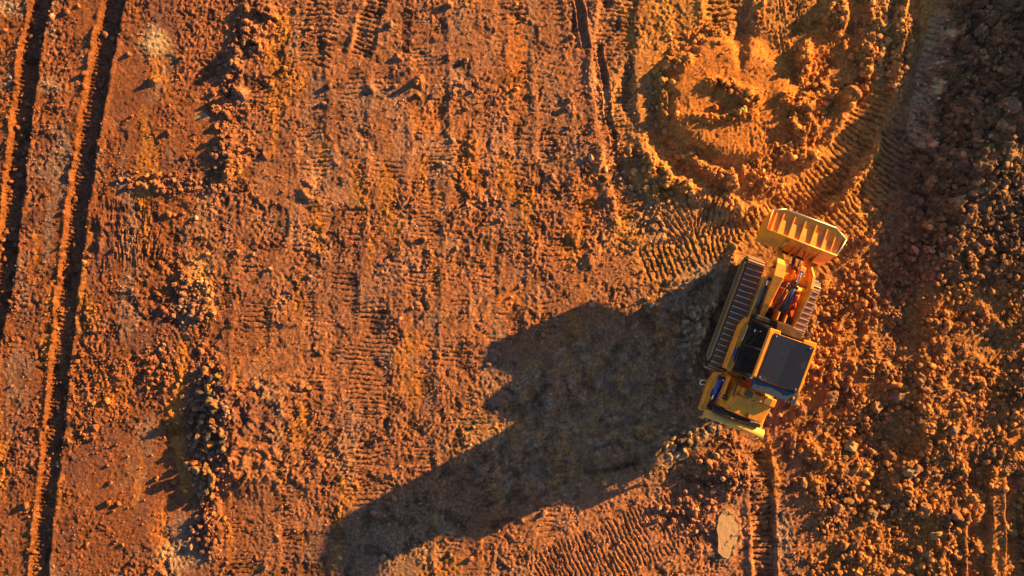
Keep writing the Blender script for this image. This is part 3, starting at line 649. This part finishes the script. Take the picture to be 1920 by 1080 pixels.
mb = MB(); mb.box(-.46, .62, 1.5, 1.82, 1.55, 1.86, YEL, .05); mb.cyl((-.46, 1.42, 1.3), (.64, 1.42, 1.3), .11, YEL); mb.build('cross_beam')
# bell crank (tilt lever)
mb = MB()
for dx in (-.09, .09): mb.side([(1.45, 1.5), (1.6, 2.05), (1.78, 2.1), (1.95, 1.85), (2.2, 1.3), (2.05, 1.2), (1.7, 1.5)], .0+dx-.028, .0+dx+.028, YEL, .01)
mb.cyl((-.14, 1.7, 1.75), (.14, 1.7, 1.75), .09, DARK); mb.build('tilt_lever')
mb = MB(); mb.cyl((0, 2.12, 1.32), (-.08, 2.7, 1.3), .06, DARK); mb.box(-.14, .06, 2.05, 2.2, 1.24, 1.4, YELD, .02); mb.build('bucket_link')
# tilt cylinder
mb = MB(); mb.cyl((.06, .45, 1.72), (.09, 1.42, 1.95), .115, NAVY, n=18); mb.cyl((.09, 1.36, 1.93), (.09, 1.46, 1.955), .135, DARK, n=18); mb.cyl((.055, .38, 1.7), (.06, .5, 1.73), .13, DARK); mb.cyl((.04, .2, 1.65), (.055, .4, 1.7), .09, GREYB)
tc_ = mb.build('tilt_cylinder'); MB().cyl((.09, 1.44, 1.955), (.07, 2.0, 2.08), .05, CHROME).build('piston_rod', tc_)
MB().box(-.04, .18, 1.93, 2.12, 2.02, 2.14, YEL, .03).build('rod_clevis', tc_)
mb = MB(); mb.side([(-.05, 1.0), (.5, 1.0), (.55, 1.3), (.4, 1.9), (.1, 1.9), (-.05, 1.6)], -.1, -.05, YEL, .01); mb.side([(-.05, 1.0), (.5, 1.0), (.55, 1.3), (.4, 1.9), (.1, 1.9), (-.05, 1.6)], .18, .23, YEL, .01); mb.build('tilt_cylinder_bracket')
# lift cylinders
for x0, y0, x1, y1 in ((-.7, 1.42, -.62, .4), (.8, 1.42, .8, .4)):
    mb = MB(); mb.cyl((x1, y1-.1, 1.2), ((x0+x1)/2, (y0+y1)/2+.2, 1.42), .075, NAVY); mb.cyl((x0, y0-.05, 1.5), (x0, y0+.03, 1.52), .1, DARK)
    lc = mb.build('lift_cylinder'); MB().cyl(((x0+x1)/2, (y0+y1)/2+.2, 1.42), (x0, y0, 1.52), .045, CHROME).build('piston_rod', lc)
    MB().box(x0-.12, x0+.06, y0-.06, y0+.1, 1.44, 1.58, YELD, .03).build('pin_boss', lc)
# hoses
for pts in ([(-.3, .2, 1.5), (-.2, .7, 1.75), (-.1, 1.3, 1.85), (-.02, 1.6, 1.95)], [(-.25, .2, 1.5), (-.14, .7, 1.78), (-.06, 1.2, 1.88), (.0, 1.45, 1.98)],
            [(-.38, .3, 1.35), (-.34, .8, 1.5), (-.26, 1.3, 1.6), (-.18, 1.55, 1.74)], [(-.1, 1.9, 1.7), (-.2, 2.3, 1.65), (-.14, 2.6, 1.75), (-.05, 2.75, 1.6)], [(.02, 1.95, 1.7), (-.02, 2.3, 1.85), (.05, 2.6, 1.8), (.08, 2.75, 1.6)],
            [(.25, .15, 1.6), (.3, .6, 1.75), (.22, 1.0, 1.9), (.15, 1.35, 2.0)], [(-.55, .05, 1.4), (-.62, .3, 1.55), (-.6, .6, 1.45), (-.66, .9, 1.4)], [(-.45, .1, 1.45), (-.4, .35, 1.6), (-.5, .5, 1.5), (-.45, .7, 1.3)]):
    MB().tube(pts, .022, GREYB).build('hydraulic_hose')
mb = MB(); mb.cyl((-.2, .6, 1.5), (-.1, 1.5, 1.9), .016, CHROME); mb.build('steel_pipe')
# bucket, tipped with its open side up
bk = MB()
rim = [(-1.60, 2.88), (1.00, 2.88), (1.13, 3.52), (.67, 3.78), (-1.17, 3.78), (-1.60, 3.60)]
rz = [2.1, 2.1, 2.08, 2.06, 2.06, 2.08]
low = [(-1.56, 2.52), (.98, 2.52), (1.08, 3.30), (.70, 3.50), (-1.20, 3.50), (-1.56, 3.36)]
lz = [1.28]*6
cx_, cy_ = -.25, 3.3
inn = [(cx_+(x-cx_)*.985, cy_+(y-cy_)*.955) for x, y in rim]
inl = [(cx_+(x-cx_)*.975, cy_+.0+(y-cy_)*.93) for x, y in rim]
n = 6; v = [(x, y, z) for (x, y), z in zip(low, lz)]+[(x, y, z) for (x, y), z in zip(rim, rz)]+[(x, y, z) for (x, y), z in zip(inn, rz)]
il = [(x, y) for x, y in inl]; ilz = [2.03, 2.03, 2.0, 1.98, 1.98, 2.0]
il[3] = (il[3][0], 3.50); il[4] = (il[4][0], 3.50); il[2] = (il[2][0], 3.38); il[5] = (il[5][0], 3.40)
v += [(x, y, z) for (x, y), z in zip(il, ilz)]
f = [tuple(range(n-1, -1, -1))]
for k in range(3): f += [(k*n+i, k*n+(i+1) % n, (k+1)*n+(i+1) % n, (k+1)*n+i) for i in range(n)]
f += [(3*n, 3*n+1, 3*n+2, 3*n+3, 3*n+4, 3*n+5)]
bk.add(v, f, BUC, .006)
bk.add([(-1.15, 3.48, 1.93), (.66, 3.48, 1.93), (.67, 3.75, 1.93), (-1.15, 3.75, 1.93), (-1.15, 3.48, 2.0), (.66, 3.48, 2.0), (.67, 3.75, 2.015), (-1.15, 3.75, 2.015)], [(3, 2, 1, 0), (4, 5, 6, 7), (0, 1, 5, 4), (1, 2, 6, 5), (2, 3, 7, 6), (3, 0, 4, 7)], YEL, 0)
bucket = bk.build('bucket')
mb = MB()
er = [(rim[i][0], rim[i][1], rz[i]+.01) for i in range(6)]
for a, b in ((1, 2), (2, 3), (3, 4), (4, 5)): mb.cyl(er[a], er[b], .022, EDGE, n=6)
mb.build('cutting_edge', bucket)
mb = MB(); mb.cyl(er[0], er[1], .035, BUC, n=8); mb.cyl(er[5], er[0], .03, BUC, n=8); mb.build('rim_bead', bucket)
for x in (-1.42, -1.17, -.78, -.38, .02, .42, .76, .98):
    yf = 3.72 if -1.15 < x < .66 else (3.56 if x > .9 else 3.62)
    MB().add([(x-.016, 2.92, 1.95), (x+.016, 2.92, 1.95), (x+.016, yf, 1.9), (x-.016, yf, 1.9), (x-.018, 2.92, 2.08), (x+.018, 2.92, 2.08), (x+.018, yf, 2.055), (x-.018, yf, 2.055)],
             [(3, 2, 1, 0), (4, 5, 6, 7), (0, 1, 5, 4), (1, 2, 6, 5), (2, 3, 7, 6), (3, 0, 4, 7)], BUC, .004).build('rib', bucket)
for x in (-.82, -.66, -.3, -.1, .3, .5):
    MB().side([(2.42, 1.3), (2.52, 1.2), (2.64, 1.3), (2.9, 2.06), (2.82, 2.04), (2.46, 1.52)], x-.018, x+.018, BUC, .004).build('hinge_bracket', bucket)
MB().side([(2.45, 1.3), (2.55, 1.25), (2.8, 2.0), (2.7, 2.02)], -.78, -.70, YELD, .01).build('stop_plate', bucket)
MB().add([(.85, 2.95, 2.02), (.98, 2.97, 2.04), (1.0, 3.2, 2.06), (.86, 2.95, 1.85), (.98, 2.97, 1.85), (1.0, 3.2, 1.9)], [(0, 1, 2), (5, 4, 3), (0, 3, 4, 1), (1, 4, 5, 2), (2, 5, 3, 0)], EDGE, 0).build('corner_gusset', bucket)
MB().cyl((-.85, 2.5, 1.3), (.55, 2.5, 1.3), .04, DARK).build('hinge_pin', bucket)

# cab
cab = bpy.data.objects.new('cab', None); COL.objects.link(cab); cab.parent = root
mb = MB()
mb.prism([(-.86, -2.12), (.86, -2.12), (.9, -.12), (-.9, -.12)], 1.0, 1.62, YEL, .03)
mb.build('cab_base', cab)
B = [(-.80, -2.06), (.84, -2.06), (.86, -.16), (-.84, -.16)]; T = [(-.58, -2.0), (.78, -2.0), (.84, -.34), (-.58, -.34)]
zb_, zt_ = 1.62, 3.1
pil = MB()
for i in range(4):
    a = Vector((*B[i], zb_)); b = Vector((*T[i], zt_)); pil.cyl(a, b, .06, DARK, n=6)
for i in range(4):
    a = Vector((*B[i], zb_)); b = Vector((*B[(i+1) % 4], zb_)); pil.cyl(a, b, .045, DARK, n=6)
pil.cyl((-.82, -1.1, zb_), (-.58, -1.1, zt_), .05, DARK, n=6)
pil.build('cab_frame', cab)
def pane(q_, nm='window', inset=.0):
    q_ = [Vector(p) for p in q_]; nrm = (q_[1]-q_[0]).cross(q_[2]-q_[0]).normalized()*.012
    MB().add([tuple(p-nrm) for p in q_]+[tuple(p+nrm) for p in q_], [(3, 2, 1, 0), (4, 5, 6, 7), (0, 1, 5, 4), (1, 2, 6, 5), (2, 3, 7, 6), (3, 0, 4, 7)], GLASS).build(nm, cab)
L0, L1, L2, L3 = (-.82, -.2, 1.68), (-.59, -.37, 3.04), (-.82, -1.06, 1.68), (-.59, -1.06, 3.04)
pane([L0, L1, L3, L2], 'door_window'); pane([(-.82, -1.14, 1.68), (-.59, -1.14, 3.04), (-.57, -1.96, 3.04), (-.80, -2.02, 1.68)])
pane([(.85, -.2, 1.68), (.83, -.38, 3.04), (.78, -1.96, 3.04), (.83, -2.02, 1.68)])
pane([(-.8, -.17, 1.68), (.82, -.17, 1.68), (.8, -.35, 3.04), (-.56, -.35, 3.04)]); pane([(-.76, -2.05, 1.68), (.8, -2.05, 1.68), (.74, -2.01, 3.04), (-.54, -2.01, 3.04)])
mb = MB(); mb.box(-.3, .3, -1.5, -1.0, 1.65, 1.95, SEATM, .05); mb.box(-.3, .3, -1.62, -1.48, 1.9, 2.6, SEATM, .05); mb.build('operator_seat', cab)
mb = MB(); mb.box(-.55, -.35, -1.5, -.6, 1.65, 2.0, DARK, .03); mb.box(.38, .58, -1.5, -.6, 1.65, 2.0, DARK, .03); mb.box(-.4, .4, -.5, -.3, 1.65, 2.2, DARK, .03); mb.build('control_console', cab)
MB().tube([(-.74, -.6, 2.1), (-.74, -.55, 2.3), (-.7, -.5, 2.6)], .014, CHROME).build('grab_handle', cab)
MB().cyl((-.76, -.52, 2.12), (-.70, -.52, 2.14), .05, BOLT).build('door_lock', cab)
# roof
mb = MB()
RO = [(-.66, -2.04), (.97, -2.0), (.95, -.27), (.52, -.29), (.50, -.40), (-.28, -.42), (-.30, -.31), (-.66, -.33)]
mb.prism(RO, 3.06, 3.17, YEL, .02)
mb.box(-.655, -.55, -2.0, -.40, 3.17, 3.215, YEL, .015); mb.box(.885, .965, -1.96, -.40, 3.17, 3.215, YEL, .015); mb.build('roof_frame', cab)
RP = [(-.50, -2.03), (.86, -2.0), (.87, -.52), (.80, -.42), (.50, -.41), (-.26, -.43), (-.47, -.44)]
RPz = [(-.50, -2.03, 3.225), (.2, -2.015, 3.198), (.86, -2.0, 3.225), (.87, -.52, 3.225), (.80, -.42, 3.222), (.2, -.42, 3.198), (-.26, -.43, 3.215), (-.47, -.44, 3.225)]  # shallow fold added so the two halves take the light differently
pv = [(x, y, 3.172) for x, y, z in RPz]+RPz; pf_ = [(i, (i+1) % 8, 8+(i+1) % 8, 8+i) for i in range(8)]
MB().add(pv, pf_+[(5, 4, 3, 2, 1), (1, 0, 7, 6, 5), (9, 10, 11, 12, 13), (8, 9, 13, 14, 15)], ROOFP).build('roof_panel', cab, 'dark glossy panel covering the cab roof')
vs_ = MB(); vs_.prism([(-.56, -2.42), (.99, -2.39), (.98, -2.045), (-.54, -2.065)], 2.98, 3.16, NAVY, .02); vs_.build('rear_roof_box', cab, 'dark blue box along the rear edge of the roof')
for x, y in ((-.40, -.52), (.78, -.50), (.80, -1.93), (-.44, -1.96)):
    MB().cyl((x, y, 3.2), (x, y, 3.245), .028, BOLT, n=8).build('roof_bolt', cab)
MB().cyl((-.3, -2.2, 3.16), (-.34, -2.22, 3.75), .012, DARK, n=6).build('aerial', cab)
MB().box(.82, .88, -2.26, -2.18, 3.16, 3.19, YEL, .01).build('roof_lamp', cab)
MB().cyl((-.60, -2.05, 3.1), (-.68, -2.1, 3.1), .035, BOLT).build('corner_lamp', cab)
# brown plate in front of the roof, dash cowl
mb = MB(); mb.prism([(-.2, -.36), (.6, -.38), (.7, -.1), (.4, .0), (.1, .05), (-.3, .02)], 2.0, [2.55, 2.55, 2.54, 2.52, 2.52, 2.54], BRN, .02); mb.build('front_cowl')
MB().box(-.78, .1, -.12, .06, 1.3, 1.85, DARK, .03).build('cab_front_bulkhead')
# left and right platforms with the coloured decal strip
for sx in (-1, 1):
    mb = MB(); X0, X1 = (-1.06, -.80) if sx < 0 else (.86, 1.1)
    mb.prism([(X0, -2.1), (X1, -2.1), (X1, -.2), (X0+(.1 if sx < 0 else 0), -.2), (X0, -.5)], 1.15, [1.6, 1.6, 1.66, 1.62, 1.6], YEL, .03)
    pf = mb.build('side_platform')
    if sx < 0:
        MB().box(-1.0, -.94, -1.6, -1.28, 1.60, 1.625, BLUE, .006).build('blue_decal', pf)
        MB().box(-.91, -.86, -1.75, -1.2, 1.60, 1.64, DARK, .01).build('grip_slot', pf)
        MB().tube([(-.9, -.3, 1.66), (-.96, -.5, 1.95), (-.97, -.9, 1.95), (-.95, -1.15, 1.64)], .014, CHROME).build('handrail', pf)
# engine hood
mb = MB(); mb.prism([(-.78, -3.42), (.70, -3.40), (.80, -2.30), (-.86, -2.18)], .95, 1.9, YEL, .04, [(-.70, -3.38), (.62, -3.38), (.74, -2.48), (-.42, -2.52)])
hood = mb.build('engine_hood')
MB().prism([(-.70, -3.42), (.62, -3.43), (.70, -2.78), (-.50, -2.80)], 1.9, [2.12, 2.12, 2.18, 2.18], YEL, .025).build('hood_lid', hood)
mb = MB(); mb.prism([(-.42, -2.77), (.74, -2.78), (.76, -2.50), (.3, -2.48), (.2, -2.56), (.0, -2.56), (-.08, -2.46), (-.40, -2.48)], 1.9, 2.27, YEL, .02); mb.build('radiator_cap_panel', hood)
for x in (-.23, .47): MB().box(x-.13, x+.13, -2.75, -2.53, 2.275, 2.29, VENT, .004).build('vent', hood)
for x in (-.1, .14): MB().cyl((x, -2.80, 2.2), (x, -2.80, 2.23), .022, BOLT, n=8).build('hood_bolt', hood)
MB().box(.0, .08, -3.42, -3.26, 2.1, 2.16, BRN, .01).build('hood_latch', hood)
MB().box(-.62, -.58, -2.9, -2.3, 1.92, 1.98, DARK, .01).build('hood_seam', hood)
MB().box(-.68, -.5, -2.28, -2.14, 1.9, 2.3, DARK, .02).build('exhaust_box', hood)
mb = MB(); mb.box(-.86, -.80, -3.2, -2.3, 1.2, 1.75, YEL, .02); mb.build('hood_side_door', hood)
for k in range(2): MB().box(-.90, -.66, -3.02-.1*k, -2.98-.1*k, 1.75, 1.79, DARK, .008).build('side_louvre', hood)
# rear frame and bar
mb = MB(); mb.prism([(-1.22, -3.82), (-1.04, -3.80), (-1.0, -3.1), (-1.02, -2.45), (-.92, -2.26), (-1.16, -2.36), (-1.26, -2.8)], .75, [1.05, 1.05, 1.15, 1.25, 1.25, 1.25, 1.15], YEL, .03); mb.build('rear_frame')
mb = MB(); mb.prism([(1.1, -3.7), (.95, -3.7), (.9, -3.0), (.92, -2.3), (1.1, -2.3)], .75, 1.05, YEL, .03); mb.build('rear_frame')
mb = MB(); mb.box(-.9, .9, -3.66, -3.5, .7, 1.4, DARK, .03); mb.build('rear_radiator')
mb = MB(); mb.cyl((-1.06, -3.84, 1.2), (1.14, -3.82, 1.2), .15, YELD, n=20); bar = mb.build('rear_bar')
for x in (-1.0, .0, 1.08):
    MB().side([(-3.74, .95), (-3.72, 1.25), (-3.86, 1.26), (-4.0, 1.16), (-4.08, .85), (-4.0, .85), (-3.94, 1.0)], x-.035, x+.035, YELD, .01).build('bar_bracket', bar)
    MB().box(x-.1, x+.1, -4.1, -4.04, .82, .88, YELD, .01).build('bracket_foot', bar)
mb = MB(); mb.cyl((-.98, -2.5, 1.35), (-1.0, -3.1, 1.25), .085, BLUE); mb.cyl((-.99, -3.06, 1.26), (-1.0, -3.32, 1.2), .04, CHROME); mb.box(-1.1, -.86, -2.56, -2.4, 1.25, 1.42, DARK, .02); rc = mb.build('rear_cylinder')
MB().box(-1.1, -.84, -3.2, -2.42, .8, 1.18, DARK, .02).build('rear_recess')
MB().cyl((-.94, -2.52, 1.44), (-.94, -2.52, 1.47), .035, BOLT).build('pin', rc)
MB().tube([(-.9, -2.5, 1.35), (-.84, -2.8, 1.5), (-.88, -3.1, 1.4), (-.84, -3.3, 1.2)], .022, BLUE).build('hydraulic_hose', rc)
MB().tube([(-.7, -3.5, 1.5), (-.2, -3.62, 1.55), (.3, -3.6, 1.5), (.7, -3.5, 1.45)], .03, GREYB).build('hydraulic_hose')
mb = MB(); mb.cyl((-1.3, -2.75, .9), (-1.52, -2.8, .92), .02, EDGE); mb.cyl((-1.3, -2.9, .9), (-1.5, -2.95, .92), .02, EDGE); mb.cyl((-1.5, -2.8, .92), (-1.5, -2.95, .92), .02, EDGE); mb.build('rear_step')
